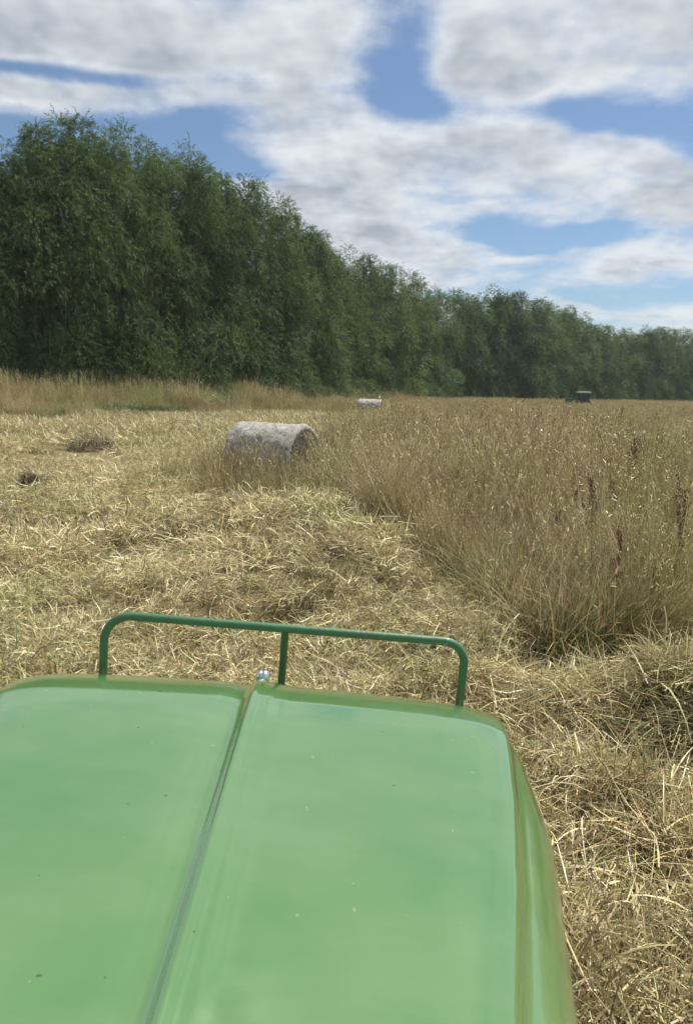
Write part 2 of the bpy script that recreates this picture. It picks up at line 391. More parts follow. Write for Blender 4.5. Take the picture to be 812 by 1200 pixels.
BR = [(.32, .23, .11), (.38, .28, .14), (.26, .18, .08)]
def kinds(s0, rad, nb, ns, h0, h1, wb, ws, hw, hk, segs):
    t = lambda i, **k: tuft_tall(s0 + i, rad * k.pop('rs', 1), int(nb * k.pop('nbs', 1)), int(ns * k.pop('nss', 1)), h0 * k.get('hs', 1), h1 * k.pop('hs', 1), wb, ws, k.pop('green', .25), hw * .8, hk=hk, segs=segs, **k)
    return [t(0), t(1, green=.15), t(2, pal=PALE, green=.08, hs=1.08, rs=.7, nss=.5, headcol=PALE), t(3, green=.75, nss=.3, hs=.85), t(4, headcol=BR, nss=1.3, hs=1.05, green=.1),
            t(5, bend=1.9, nss=.6, pal=PALE[1:3] + TALLC[:2], green=.2), t(6, headcol=PALE, pal=BR, green=.1), t(7, bend=1.5, green=.4)]
T_near = kinds(10, .19, 44, 18, .50, .92, .0085, .0042, .008, 6, 4)
T_mid = kinds(30, .38, 60, 30, .55, .95, .015, .008, .016, 4, 3)
T_far = [tuft_tall(50 + i, 1.3, 120, 120, .55, 1.0, .028, .016, .2, .03, hk=2, segs=2) for i in range(4)]
H_near = [tuft_hay(70 + i, .23, 170, .05, .20, .0062, .11) for i in range(6)]
H_long = [tuft_hay(80 + i, .24, 130, .16, .48, .0066, .14, .08) for i in range(4)]
H_mid = [tuft_hay(90 + i, .50, 230, .10, .30, .010, .15, .10, 3) for i in range(5)]
H_far = [tuft_hay(110 + i, 1.0, 260, .18, .48, .020, .13, .12, 2) for i in range(4)]

def make(name, label, cat, kinds_pts, mat):
    """kinds_pts: list of (sources, x, y, zoff, tilt, s0, s1)"""
    src = []; P = []; Ro = []; S = []; I = []
    for sources, x, y, zo, tilt, s0, s1 in kinds_pts:
        b = len(src); src += sources; n = len(x)
        P.append(np.stack([x, y, height(x, y) + (rng.random(n) * zo if zo else 0)], 1))
        Ro.append(np.stack([rng.normal(0, tilt, n), rng.normal(0, tilt, n), rng.random(n) * 2 * PI], 1))
        sc = rng.uniform(s0, s1, n)
        S.append(sc); I.append(b + rng.integers(0, len(sources), n))
    S = np.concatenate(S); P_ = np.concatenate(P)
    if name == 'weeds': S = S * np.clip(1.12 - .065 * (np.interp(P_[:, 0], TLX, TLY) + 2 - P_[:, 1]), .35, 1.1) * (.55 + .9 * vnoise(P_[:, 0] * .5, P_[:, 1] * .5))
    if name == 'tall_grass': S = S * (.30 + .55 * fbm(P_[:, 0] * .45 + 8, P_[:, 1] * .45, 3) + .95 * vnoise(P_[:, 0] * 1.5, P_[:, 1] * 1.5 + 50) * np.clip(1.4 - P_[:, 1] / 40, .45, 1) + .2 * np.clip(P_[:, 1] / 40, 0, 1)); dB = np.hypot(P_[:, 0] - B1[0] + .15, P_[:, 1] - B1[1] + 1.2); S = S * np.where((np.abs(P_[:, 0] - 1.45) < 1.8) & (P_[:, 1] > 40) & (P_[:, 1] < 57.5), .62, 1.0); S = S * np.where((dB < 1.75) & (P_[:, 1] < B1[1] + .2), .65 + .4 * rng.random(len(S)), 1.0)
    return scatter(name, label, cat, src, np.concatenate(P), np.concatenate(Ro), S, np.concatenate(I), mat)

# uncut grass
def tall_pts(d, y0, y1, **k):
    x, y = region(d, y0, y1, **k); m = in_tall(x, y) & keep_off(x, y) & before_trees(x, y, 1.0)
    # thin places and taller stands
    m &= rng.random(len(x)) < np.clip(.25 + 1.6 * fbm(x * .9, y * .9, 3), .35, 1)
    return x[m], y[m]
a = tall_pts(34, 5, 13); b = tall_pts(9, 12, 34); c = tall_pts(1.5, 33, 110, half0=.5, extra=3); d = tall_pts(.55, 105, 300, half0=.5, extra=3)
x, y = region(26, 5, 16); m = (edge_dist(x, y) < .4) & in_tall(x, y) & keep_off(x, y) & (x < 4.5) & (rng.random(len(x)) < .3 + .7 * (fbm(x * 1.2, y * 1.2, 2) > .5)); e_ = (x[m], y[m])
make('tall_grass', 'uncut dry golden brown meadow grass gone to seed', 'tall grass',
     [(T_near, a[0], a[1], 0, .22, .7, 1.2), (T_near, e_[0], e_[1], 0, .45, .6, 1.0), (T_mid, b[0], b[1], 0, .14, .75, 1.2), (T_far, c[0], c[1], 0, .04, .8, 1.1), (T_far, d[0], d[1], 0, .03, .9, 1.15)], M['tall'])
print('tall', len(a[0]), len(b[0]), len(c[0]), len(d[0]))
# cut hay
def hay_pts(d, y0, y1, **k):
    x, y = region(d, y0, y1, **k); m = ~in_tall(x, y) & keep_off(x, y) & before_trees(x, y, 2.0)
    for (hx, hy, sx, sy, h) in HOLES:
        m &= ~((((x - hx) / sx) ** 2 + ((y - hy) / sy) ** 2 < .8) & (rng.random(len(x)) < .8))
    m &= rng.random(len(x)) < np.clip(-.35 + 2.4 * fbm(x * 1.1 + 5, y * 1.1, 3), .14, 1)
    return x[m], y[m]
a = hay_pts(34, 1.2, 9, extra=2.0); b = hay_pts(9, 8.5, 24); c = hay_pts(2.0, 23, 75)
# the edge of the uncut stand is buried in thrown hay
ex, ey = region(40, 4, 8.2); m = (edge_dist(ex, ey) < .4) & keep_off(ex, ey) & (ex < 3.6) & (rng.random(len(ex)) < .6); a2 = (ex[m], ey[m])
x, y = region(26, 2.5, 6.8); m = (x > .75) & ~in_tall(x, y) & (rng.random(len(x)) < .3 + 1.2 * (height(x, y) - .05)); hl = (x[m], y[m])
make('cut_hay', 'mown pale straw coloured hay lying loose in swaths', 'hay',
     [(H_near, a[0], a[1], .05, .22, .8, 1.35), (H_near, a2[0], a2[1], .12, .35, .8, 1.3), (H_long, hl[0], hl[1], .08, .3, .8, 1.2), (H_mid, b[0], b[1], .05, .12, .8, 1.3), (H_far, c[0], c[1], .04, .05, .8, 1.2)], M['hay'])
print('hay', len(a[0]), len(b[0]), len(c[0]))
# green stubble
G1 = [tuft_green(130 + i, .16, 40, .20, .006) for i in range(4)]; G2 = [tuft_green(140 + i, .5, 70, .28, .018) for i in range(3)]
G3 = [tuft_green(150 + i, .25, 70, .80, .011) for i in range(4)]
x, y = region(26, 1.2, 14); m = (fbm(x * .8 + 31, y * .8, 3) > .53) & keep_off(x, y); g1 = (x[m], y[m])
x, y = region(2.2, 13, 55); m = (fbm(x * .3 + 31, y * .3, 3) > .50) & keep_off(x, y) & before_trees(x, y); g2 = (x[m], y[m])
x, y = region(34, 5.5, 12); m = (fbm(x * .9 + 3, y * .9, 3) > .54 - .30 * np.exp(-((x - 2.3) / .8) ** 2 - ((y - 6.9) / .8) ** 2)) & (in_tall(x, y) | (edge_dist(x, y) < .3)) & (x > .6); g3 = (x[m], y[m])
make('green_stubble', 'short green grass regrowing between the straw', 'stubble', [(G1, g1[0], g1[1], 0, .1, .6, 1.2), (G2, g2[0], g2[1], 0, .05, .6, 1.1), (G3, g3[0], g3[1], 0, .12, .8, 1.5)], M['green'])
# weeds in front of the trees
W1 = [tuft_tall(160 + i, .7, 130, 60, .9, 1.75, .026, .013, .4, .024, hk=3, segs=3, pal=(PALE + TALLC if i % 2 else None)) for i in range(4)]
W2 = [tuft_leafy(170 + i, .7, 34, 1.9) for i in range(4)]
n = 7000; t = rng.random(n); wx = rng.uniform(-55, 8, n); off = rng.random(n) * 16
wy = np.interp(wx, TLX, TLY) + 2.0 - off
m = keep_off(wx, wy) & (off < 6.5 + 12 * fbm(wx * .25, wy * .25, 3) * np.clip((-wx - 1) / 8, .35, 1))
wx, wy = wx[m], wy[m]; woff = off[m]; lf = (fbm(wx * .3, wy * .3 + 9, 2) + rng.normal(0, .07, len(wx))) > .60
make('weeds', 'high pale grass and green weeds along the foot of the trees', 'weeds', [(W1, wx[~lf], wy[~lf], 0, .14, .45, 1.35), (W2, wx[lf], wy[lf], 0, .1, .5, 1.2)], M['weed'])

# ------------------------------------------------------------------ willows
def make_crown(seed, H, Rw):
    r = np.random.default_rng(seed); nl = 82
    # leafy boughs on an uneven column that reaches down to the ground; each one a hanging dome of sprays
    hz = np.concatenate([r.random(nl - 16) * .92 + .04, r.uniform(.02, .12, 16)])
    env = np.interp(hz, [0, .1, .35, .6, .8, .93, 1.0], [.86, .95, 1.0, .86, .62, .34, .12])
    aa = (np.arange(nl) * 2.39996 + r.normal(0, .5, nl)); rr = Rw * env * r.uniform(.62, 1.08, nl); inner = r.random(nl) < .28; rr[inner] *= .35
    cx, cy, cz = rr * np.cos(aa), rr * np.sin(aa), hz * H
    lr = r.uniform(.95, 1.9, nl) * (1.15 - .45 * hz); lh = lr * r.uniform(1.1, 1.9, nl)
    tone = r.uniform(.72, 1.3, nl)
    k = 88; n = nl * k
    C0 = np.repeat(np.stack([cx, cy, cz], 1), k, 0); LR = np.repeat(lr, k); LH = np.repeat(lh, k)
    a = r.random(n) * 2 * PI; el = np.arcsin(r.uniform(-.15, 1, n)); rad = r.uniform(.72, 1, n)
    st = C0 + np.stack([np.cos(el) * np.cos(a) * rad * LR, np.cos(el) * np.sin(a) * rad * LR, np.sin(el) * rad * LH], 1)
    lean = .4 + (PI / 2 - el) * .75 + r.normal(0, .22, n); curve = r.uniform(.7, 1.5, n); L = r.uniform(.6, 1.35, n)
    tp = (np.repeat(hz, k) > .84); lean[tp] *= .85; L[tp] *= .75
    azs = a + r.normal(0, .35, n)
    q = 17; t = np.tile((np.arange(q) + .7) / q, n); rep = lambda z: np.repeat(z, q)
    th0 = rep(lean); cu = rep(curve); Lq = rep(L); az = rep(azs)
    thm = np.minimum(th0 + cu * t * .5, 2.9); pr = np.sin(thm) * Lq * t; pz = np.cos(thm) * Lq * t
    base = np.repeat(st, q, 0) + np.stack([pr * np.cos(az), pr * np.sin(az), pz], 1)
    base += r.normal(0, .045, base.shape); base[:, 2] = np.maximum(base[:, 2], .12)
    m = len(t); la = az + r.normal(0, .5, m); ll = np.minimum(th0 + cu * t, 3.0) + r.normal(0, .22, m)
    col = np.repeat(np.repeat(tone, k) * r.uniform(.85, 1.15, n), q)[:, None] * r.uniform(.75, 1.3, (m, 1)) * (1 + .07 * r.normal(0, 1, (m, 3)))
    col = np.clip(col, .3, 2); pale = r.random(m) < .07; col[pale] *= np.array([1.35, 1.3, 1.4])
    v = ribbons(base, la, ll, r.uniform(0, .5, m), r.uniform(.12, .24, m), r.uniform(.034, .062, m), 1, col, r.uniform(-1.2, 1.2, m), wprof=[.9, .35])
    me = np_mesh('crown', v[0], v[1], M['willow'], v[2]); print('crown faces', len(v[1]))
    return me
def trunk_mesh(seed, H, Rw):
    r = random.Random(seed); mb = MB()
    pts = [(0, 0, -.3), (.05, .02, 1), (r.uniform(-.2, .2), r.uniform(-.2, .2), H * .25), (r.uniform(-.4, .4), r.uniform(-.4, .4), H * .5), (r.uniform(-.5, .5), r.uniform(-.5, .5), H * .8)]
    mb.tube(pts, [.42, .33, .27, .18, .05], 10)
    for i in range(9):
        h = H * r.uniform(.12, .6); a = r.random() * 2 * PI; L = Rw * r.uniform(.6, .95)
        p0 = Vector((0, 0, h)); p1 = p0 + Vector((math.cos(a) * L * .5, math.sin(a) * L * .5, L * .55)); p2 = p0 + Vector((math.cos(a) * L, math.sin(a) * L, L * .9))
        mb.tube([p0, p1, p2], [.14, .08, .025], 7)
    o = mb.build('trunk', M['bark']); me = o.data; bpy.data.objects.remove(o); return me
KH = 18.0; KR = 4.1
crowns = [make_crown(200 + i, KH, KR) for i in range(5)]; trunks = [trunk_mesh(300 + i, KH, KR) for i in range(5)]
def willow(x, y, H, wid, label, group, k):
    z = float(height(np.array([x]), np.array([y]))[0])
    root = empty('willow_tree', (x, y, z - .02), (0, 0, random.uniform(0, 2 * PI))); tag(root, label, 'tree', group)
    s = H / KH * .965
    for nm, me in (('trunk', trunks[k % 5]), ('crown', crowns[k % 5])):
        o = bpy.data.objects.new(nm, me); C.objects.link(o); o.parent = root; o.scale = (wid, wid * random.uniform(.9, 1.1), s)
    return root
ORD = ['first', 'second', 'third', 'fourth', 'fifth', 'sixth', 'seventh', 'eighth', 'ninth', 'tenth', 'eleventh', 'twelfth', 'thirteenth', 'fourteenth', 'fifteenth', 'sixteenth', 'seventeenth', 'eighteenth', 'nineteenth', 'twentieth', 'twenty-first', 'twenty-second', 'twenty-third', 'twenty-fourth']
# near row: (column in the photo, distance, height of the top in the photo)
def top_z(u, v, D):
    d = ray(u, v); return CP.z + d.z / d.y * D
near = [(-150, 40, 175), (-90, 43, 165), (-40, 45.5, 178), (8, 48, 176), (50, 49.5, 148), (95, 51, 134), (140, 53.5, 152), (185, 56, 166), (225, 59, 180), (262, 63, 205), (296, 67, 210), (330, 71, 236), (362, 76, 268), (392, 81, 294), (422, 87, 298), (450, 93, 308), (478, 100, 320), (503, 108, 334)]
near = [(u, D + 3.5, v) for (u, D, v) in near]
for i, (u, D, v) in enumerate(near):
    x = (u - 406) / 900 * D; H = top_z(u, v, D)
    if i < 3: lab = 'drooping green willow beyond the left end of the near row'
    elif i == 5: lab = 'tallest broad willow of the near row, weeping crown rising above the rest'
    elif i == len(near) - 1: lab = 'lowest willow ending the near row, beside the gap to the far row'
    else: lab = 'weeping dark green willow, %s tree of the near row counted from the left' % ORD[i - 3]
    willow(x, D, H + .2, random.uniform(.66, .80) * (1.0 if D < 75 else 1.08), lab, 'willows of the near row', i)
for i, (u, D, v) in enumerate(near):              # a second rank close behind
    D2 = D + random.uniform(5, 7); u2 = u + random.uniform(5, 15); x = (u2 - 406) / 900 * D2; H = top_z(u2, v + 22, D2)
    if u2 > 495: continue
    willow(x, D2, H, random.uniform(.9, 1.1), 'willow standing behind the near row and showing only through it', 'willows behind the near row', i + 2)
far = []
u = 528; 
fu = [528, 548, 570, 592, 613, 632, 650, 667, 683, 699, 715, 730, 745, 760, 775, 790, 806, 822, 840, 860, 880, 905]
fv = np.interp(fu, [520, 540, 600, 640, 680, 712, 740, 775, 812, 905], [342, 334, 338, 350, 371, 382, 380, 379, 386, 388])
fD = np.interp(fu, [520, 600, 680, 740, 812, 905], [125, 138, 162, 180, 205, 240])
for i, (u, v, D) in enumerate(zip(fu, fv, fD)):
    x = (u - 406) / 900 * D; H = top_z(u, v + random.uniform(-3, 5), D)
    if u > 815: lab = 'dark willow of the far row beyond its visible right end'
    elif i == 0: lab = 'tall dark willow that opens the far row, just past the gap'
    else: lab = 'dark dense willow, %s tree of the far row counted from the gap' % ORD[i]
    willow(x, D, H, random.uniform(.85, 1.1), lab, 'willows of the far row', i + 1)
    if i % 2 == 0: willow(x + 1.5, D + 7, H - .8, 1.3, 'willow standing behind the far row and showing only through it', 'willows behind the far row', i + 3)

# ------------------------------------------------------------------ hay bales
def bale_mat():
    q = NT('bale_net'); tc = q.n('ShaderNodeTexCoord').outputs['Object']
    w = q.n('ShaderNodeMapping'); w.inputs['Scale'].default_value = (1, 1, 1); q.l(tc, w.inputs[0])
    a = q.noise(w.outputs[0], 9, 6, .75); b = q.noise(w.outputs[0], 55, 4, .7); c0 = q.noise(w.outputs[0], 2.5, 3)
    c = q.mix(q.ramp(a, [(.36, (0, 0, 0)), (.58, (1, 1, 1))]), (.20, .19, .165), (.58, .575, .54))
    c = q.mix(q.ramp(b, [(.40, (0, 0, 0)), (.6, (1, 1, 1))]), q.mix(1.0, c, (.55, .5, .42), 'MULTIPLY'), c)
    c = q.mix(q.math('MULTIPLY', q.ramp(c0, [(.45, (0, 0, 0)), (.7, (1, 1, 1))]), .5), c, (.24, .21, .16))
    p = q.n('ShaderNodeBsdfPrincipled'); q.l(c, p.inputs['Base Color']); p.inputs['Roughness'].default_value = .6
    bm = q.n('ShaderNodeBump'); bm.inputs['Strength'].default_value = .7; bm.inputs['Distance'].default_value = .03
    q.l(q.math('ADD', a, b), bm.inputs['Height']); q.l(bm.outputs[0], p.inputs['Normal'])
    return q.out(p.outputs[0])
def bale_end_mat():
    q = NT('bale_hay_end'); tc = q.n('ShaderNodeTexCoord').outputs['Object']
    sp = q.n('ShaderNodeSeparateXYZ'); q.l(tc, sp.inputs[0])
    rr = q.math('SQRT', q.math('ADD', q.math('POWER', sp.outputs[1], 2), q.math('POWER', sp.outputs[2], 2)))
    an = q.math('ARCTAN2', sp.outputs[1], sp.outputs[2])
    ph = q.math('ADD', q.math('MULTIPLY', rr, 40), q.math('ADD', an, q.math('MULTIPLY', q.noise(tc, 7, 6, .7), 34)))
    s = q.math('ADD', q.math('MULTIPLY', q.math('SINE', ph), .5), .5)
    c = q.mix(s, (.15, .13, .09), (.28, .24, .17))
    c = q.mix(q.ramp(q.noise(tc, 30, 5, .7), [(.35, (0, 0, 0)), (.6, (1, 1, 1))]), (.07, .055, .035), c)
    p = q.n('ShaderNodeBsdfPrincipled'); q.l(c, p.inputs['Base Color']); p.inputs['Roughness'].default_value = .9
    bm = q.n('ShaderNodeBump'); bm.inputs['Strength'].default_value = 1; bm.inputs['Distance'].default_value = .04
    q.l(q.math('ADD', q.math('MULTIPLY', s, .3), q.noise(tc, 30, 5, .7)), bm.inputs['Height']); q.l(bm.outputs[0], p.inputs['Normal'])
    return q.out(p.outputs[0])
M['net'] = bale_mat(); M['end'] = bale_end_mat()
def bale(pos, yaw, wid, rad, label, seed, sink=.06):
    z = float(height(np.array([pos[0]]), np.array([pos[1]]))[0])
    root = empty('hay_bale', (pos[0], pos[1], z - sink), (0, 0, yaw)); tag(root, label, 'hay bale', 'round bales lying in the field')
    r = np.random.default_rng(seed); n = 96; prof = []
    er = .11; h = wid / 2
    for t in np.linspace(0, 1, 7): prof.append((rad - er + er * math.sin(t * PI / 2), -h + er - er * math.cos(t * PI / 2)))
    for t in np.linspace(-1, 1, 34)[1:-1]: prof.append((rad, t * (h - er)))
    for t in np.linspace(1, 0, 7): prof.append((rad - er + er * math.sin(t * PI / 2), h - er + er * math.cos(t * PI / 2)))
    mb = MB(); vs = []
    nz = lambda a, b: float(fbm(np.array([a * 6 + seed * 3]), np.array([b * 3 + seed]), 3)[0])
    for (q, x) in prof:
        for k in range(n):
            a = 2 * PI * k / n; dr = (nz(math.cos(a) * .5 + 3, math.sin(a) * .5 + x) - .5) * .07 + (nz(k * .13, x * 4) - .5) * .02
            sag = 1 - .05 * max(0, -math.cos(a - PI))   # slightly flattened where it lies
            R_ = q * 1.0 + dr; yy = R_ * math.sin(a) * 1.02; zz = R_ * math.cos(a)
            zz = zz * .98 if zz > 0 else max(zz, -rad * .93); vs.append((x, yy, zz + rad * .95))
    m = len(prof); fs = [(i * n + k, (i + 1) * n + k, (i + 1) * n + (k + 1) % n, i * n + (k + 1) % n) for i in range(m - 1) for k in range(n)]
    mb.add(vs, fs); mb.build('net_wrap', M['net'], root)
    for s in (-1, 1):                              # packed hay ends, slightly bulged and lumpy
        mb = MB(); vs = [(s * (h + .03), 0, rad * .95)]; fs = []; rings = 14
        for j in range(1, rings + 1):
            q = (rad - er + .012) * j / rings
            for k in range(48):
                a = 2 * PI * k / 48; bl = .035 * (1 - (j / rings) ** 2) + (nz(q * 6 + k * .01, a * 1.5) - .5) * .05 * (j < rings)
                zz = q * math.cos(a); zz = zz * .98 if zz > 0 else max(zz, -rad * .93)
                vs.append((s * (h + bl - .003), q * math.sin(a) * 1.02, zz + rad * .95))
        for k in range(48): fs.append((0, 1 + k, 1 + (k + 1) % 48))
        for j in range(rings - 1):
            for k in range(48): fs.append((1 + j * 48 + k, 1 + (j + 1) * 48 + k, 1 + (j + 1) * 48 + (k + 1) % 48, 1 + j * 48 + (k + 1) % 48))
        mb.add(vs, fs); e = mb.build('hay_end', M['end'], root)
        # loose stalks sticking out of the end
        nn = 260; rr = np.sqrt(r.random(nn)) * (rad - .08); aa = r.random(nn) * 2 * PI
        b = np.stack([np.full(nn, s * (h + .01)), rr * np.sin(aa), rr * np.cos(aa) + rad * .95], 1)
        v = ribbons(b, np.where(s > 0, 0, PI) + r.normal(0, 1.0, nn), r.uniform(.6, 2.2, nn), r.normal(0, 1.2, nn), r.uniform(.06, .2, nn), r.uniform(.006, .012, nn), 3, pick(nn, TAN, r) * .8, r.uniform(-1, 1, nn))
        w = np_mesh('loose_hay', v[0], v[1], M['hay'], v[2]); o = bpy.data.objects.new('loose_hay', w); C.objects.link(o); o.parent = e; tag(o, kind='stuff')
    nn = 500; xx = r.uniform(-h + .05, h - .05, nn); aa = r.random(nn) * 2 * PI
    b = np.stack([xx, rad * .99 * np.sin(aa), rad * .98 * np.cos(aa) + rad * .95], 1)
    v = ribbons(b, np.where(np.sin(aa) > 0, PI / 2, -PI / 2) + r.normal(0, 1.1, nn), aa * 0 + r.uniform(.8, 2.2, nn), r.normal(0, 1.0, nn), r.uniform(.04, .12, nn), r.uniform(.004, .009, nn), 2, pick(nn, STRAW, r) * .9, r.uniform(-1, 1, nn))
    w = np_mesh('loose_straw', v[0], v[1], M['hay'], v[2]); o = bpy.data.objects.new('loose_straw', w); C.objects.link(o); o.parent = root; tag(o, kind='stuff')
    return root
bale(B1, R(-27), 1.68, .755, 'large grey net-wrapped round bale, nearest one, half sunk in dry grass', 1)
bale(B2, R(-14), 1.75, .70, 'small pale round bale far off at the edge of the uncut grass', 2)

# ------------------------------------------------------------------ dark dock plants standing over the grass
def dock_meshes(seed):
    r = np.random.default_rng(seed); random.seed(seed); H = 1.15; mb = MB(); hd = []
    lean = r.normal(0, .08, 2)
    pt = lambda t: Vector((lean[0] * t * t * H, lean[1] * t * t * H, t * H))
    mb.tube([pt(t) for t in (-.05, .3, .6, .85, 1)], [.006, .005, .004, .003, .002], 6)
    br = []
    for i in range(9):
        t = r.uniform(.5, .9); a = r.random() * 2 * PI; L = r.uniform(.12, .28); p0 = pt(t); p1 = p0 + Vector((math.cos(a) * L * .35, math.sin(a) * L * .35, L)); mb.tube([p0, (p0 + p1) / 2 + Vector((math.cos(a), math.sin(a), 0)) * .02, p1], [.003, .0025, .0015], 5); br.append((p0, p1))
    br.append((pt(.7), pt(1.0)))
    for p0, p1 in br:
        n = 60; t = r.random(n); b = np.array(p0)[None] * (1 - t[:, None]) + np.array(p1)[None] * t[:, None] + r.normal(0, .008, (n, 3))
        hd.append(ribbons(b, r.random(n) * 2 * PI, r.uniform(.3, 2.2, n), r.uniform(-.5, .5, n), r.uniform(.012, .03, n), r.uniform(.010, .018, n), 1, np.ones((n, 3)), r.uniform(-1, 1, n), wprof=[.8, 1])[:3])
    V, F_, K = join(hd); st = mb.build('stem', M['dock']); sm = st.data; bpy.data.objects.remove(st)
    return sm, np_mesh('seed_head', V, F_, M['dock'], K)
DK = [dock_meshes(400 + i) for i in range(4)]
docks = [(735, 6.9, 1.0, 'rusty brown dock stalk nearest the right edge'), (802, 7.9, 1.2, 'tall rust-red dock leaning in at the right edge of the picture'), (700, 9.6, 1.0, 'dense rust-red dock in the middle of the dark cluster'),
         (672, 10.1, .95, None), (688, 9.9, 1.05, None), (716, 10.2, 1.0, None), (660, 9.4, .85, None), (737, 12.5, 1.25, 'dark dock spike standing above the rusty cluster'), (548, 17.5, 1.15, 'dark dock spike standing alone in the grass right of the near bale'),
         (480, 31, 1.55, 'tallest dark dock spike, just right of the distant bale'), (495, 29, 1.3, 'shorter dark dock leaning beside the tallest spike'), (448, 30, 1.3, 'thin dark dock at the right end of the distant bale'),
         (462, 26, 1.1, None), (600, 33, 1.3, None), (622, 30, 1.2, None), (628, 28, 1.3, None), (715, 35, 1.6, None), (721, 33, 1.5, None), (735, 26, 1.2, None), (712, 15, 1.1, None), (590, 22, 1.15, None), (655, 24, 1.1, None), (770, 22, 1.2, None), (790, 17, 1.1, None), (420, 40, 1.3, None), (560, 38, 1.3, None), (520, 36, 1.2, None), (640, 19, 1.05, None), (762, 13, 1.0, None)]
for i, (u, D, h, lab) in enumerate(docks):
    x = (u - 406) / 900 * D; z = float(height(np.array([x]), np.array([D]))[0])
    root = empty('dock_plant', (x, D, z - .02), (0, 0, i * 1.7))
    tag(root, lab or ('thin rust brown dock seed stalk among the tall dry grass' if i < 7 else 'small dark dock seed spike scattered in the farther tall grass'), 'plant', 'dock stalks over the tall grass' if i >= 7 else 'dock stalks in the rusty cluster')
    for nm, me in zip(('stem', 'seed_head'), DK[i % 4]):
        o = bpy.data.objects.new(nm, me); C.objects.link(o); o.parent = root; tag(o, kind='stuff' if nm == 'seed_head' else None); h = h * (.95 if D < 15 else .9); h = h * (1.08 if i < 8 else 1.0); w = h * (.8 if D < 15 else 1.1) * random.uniform(.7, 1.1); o.scale = (w, w, h)

# ------------------------------------------------------------------ dark clumps lying in the cut hay
def clump(x, y, sx, sy, h, label, seed):
    r = np.random.default_rng(seed); z = float(height(np.array([x]), np.array([y]))[0]); n = 1500
    b = disc(n, 1, r); b[:, 2] = r.random(n) * h * (1 - .8 * (b[:, 0] ** 2 + b[:, 1] ** 2)); b[:, 0] *= sx; b[:, 1] *= sy
    v = ribbons(b, r.random(n) * 2 * PI, r.uniform(.6, 1.7, n), r.normal(.2, .7, n), r.uniform(.08, .25, n), r.uniform(.008, .016, n), 3, pick(n, [(.06, .045, .03), (.09, .065, .04), (.13, .09, .05)], r), r.uniform(-1, 1, n))
    me = np_mesh('hay_clump', v[0], v[1], M['hay'], v[2]); o = bpy.data.objects.new('hay_clump', me); C.objects.link(o); o.location = (x, y, z + .06); tag(o, label, 'hay clump')
clump(-8.15, 24.5, .8, .5, .55, 'wide dark clump of rotten hay in the cut field', 1)
clump(-6.25, 15.0, .34, .28, .40, 'small dark clump of hay beside a hole at left edge', 2)

# ------------------------------------------------------------------ distant tractor
M['far_green'] = simple('far_tractor_paint', (.035, .11, .05), .4, 0, .15, 6)
M['far_roof'] = simple('far_tractor_roof', (.55, .62, .55), .35, 0, .1, 6)
M['tyre'] = simple('tyre_rubber', (.025, .025, .026), .85, 0, .2, 20, .5, 30)
M['rim'] = simple('wheel_rim', (.55, .45, .08), .5, 0, .1, 10)
M['pale'] = simple('pale_green_weight', (.45, .62, .45), .5, 0, .1, 10)
M['glass'] = simple('cab_glass', (.03, .04, .045), .1, 0, .1, 4)
def wheel(parent, name, x, y, z, rad, wid, mtx=None):
    mb = MB(); Mt = Matrix.Translation((x, y, z))
    Rr = rad; w = wid / 2
    mb.lathe([(Rr * .55, -w * .8), (Rr * .8, -w), (Rr * .95, -w * .9), (Rr, -w * .6), (Rr, w * .6), (Rr * .95, w * .9), (Rr * .8, w), (Rr * .55, w * .8)], 40, Mt)
    for k in range(22):                            # lugs
        a = 2 * PI * k / 22
        for s in (-1, 1):
            q = Matrix.Rotation(a + s * .06, 3, 'X'); mb.box(Vector((x, y, z)) + q @ Vector((s * w * .5, 0, Rr * 1.0)), (w * .95, Rr * .07, Rr * .09), q @ Matrix.Rotation(s * .5, 3, 'Z'))
    t = mb.build(name, M['tyre'], parent)
    mb = MB(); mb.lathe([(.02, -w * .35), (Rr * .2, -w * .35), (Rr * .45, -w * .2), (Rr * .57, -w * .7), (Rr * .57, w * .7), (Rr * .45, w * .2), (Rr * .2, w * .35), (.02, w * .35)], 32, Mt); mb.build('rim', M['rim'], t)
    return t
ft_x, ft_y = 25.4, 86.0; ft_z = float(height(np.array([ft_x]), np.array([ft_y]))[0])
ft = empty('distant_tractor', (ft_x, ft_y, ft_z), (0, 0, R(90 - 12))); tag(ft, 'small dark green tractor with pale flat roof parked before the far trees', 'tractor')
# local: +y is forward (turned to face the left of the photograph)
mb = MB(); mb.box((0, .85, 1.16), (.62, 1.4, .62)); mb.box((0, .80, 1.50), (.54, 1.26, .09)); mb.box((0, .5, 1.6), (.5, .6, .14)); mb.build('bonnet', M['far_green'], ft)
mb = MB(); mb.box((0, 1.62, .92), (.7, .16, .45)); mb.build('front_weight', M['pale'], ft)
mb = MB(); mb.box((0, .4, .72), (.45, 2.3, .35)); mb.build('chassis', M['far_green'], ft)
for s in (-1, 1):
    for yy in (-.95, .12): mb = MB(); mb.tube([(s * .55, yy, 1.0), (s * .5, yy, 2.22)], .035, 8); mb.build('cab_post', M['far_green'], ft)
mb = MB(); mb.box((0, -.42, 1.75), (.98, 1.02, .8)); mb.build('cab_glazing', M['glass'], ft)
mb = MB(); mb.box((0, -.42, 2.27), (1.25, 1.5, .11)); mb.box((0, -.42, 2.345), (1.1, 1.3, .05)); mb.build('roof', M['far_roof'], ft)
for s in (-1, 1): mb = MB(); mb.box((s * .66, -.55, 1.42), (.36, 1.1, .06)); mb.box((s * .66, .02, 1.25), (.36, .06, .35)); mb.build('mudguard', M['far_green'], ft)
mb = MB(); mb.tube([(.2, 1.1, 1.4), (.2, 1.1, 2.1)], .03, 8); mb.build('exhaust', M['tyre'], ft)
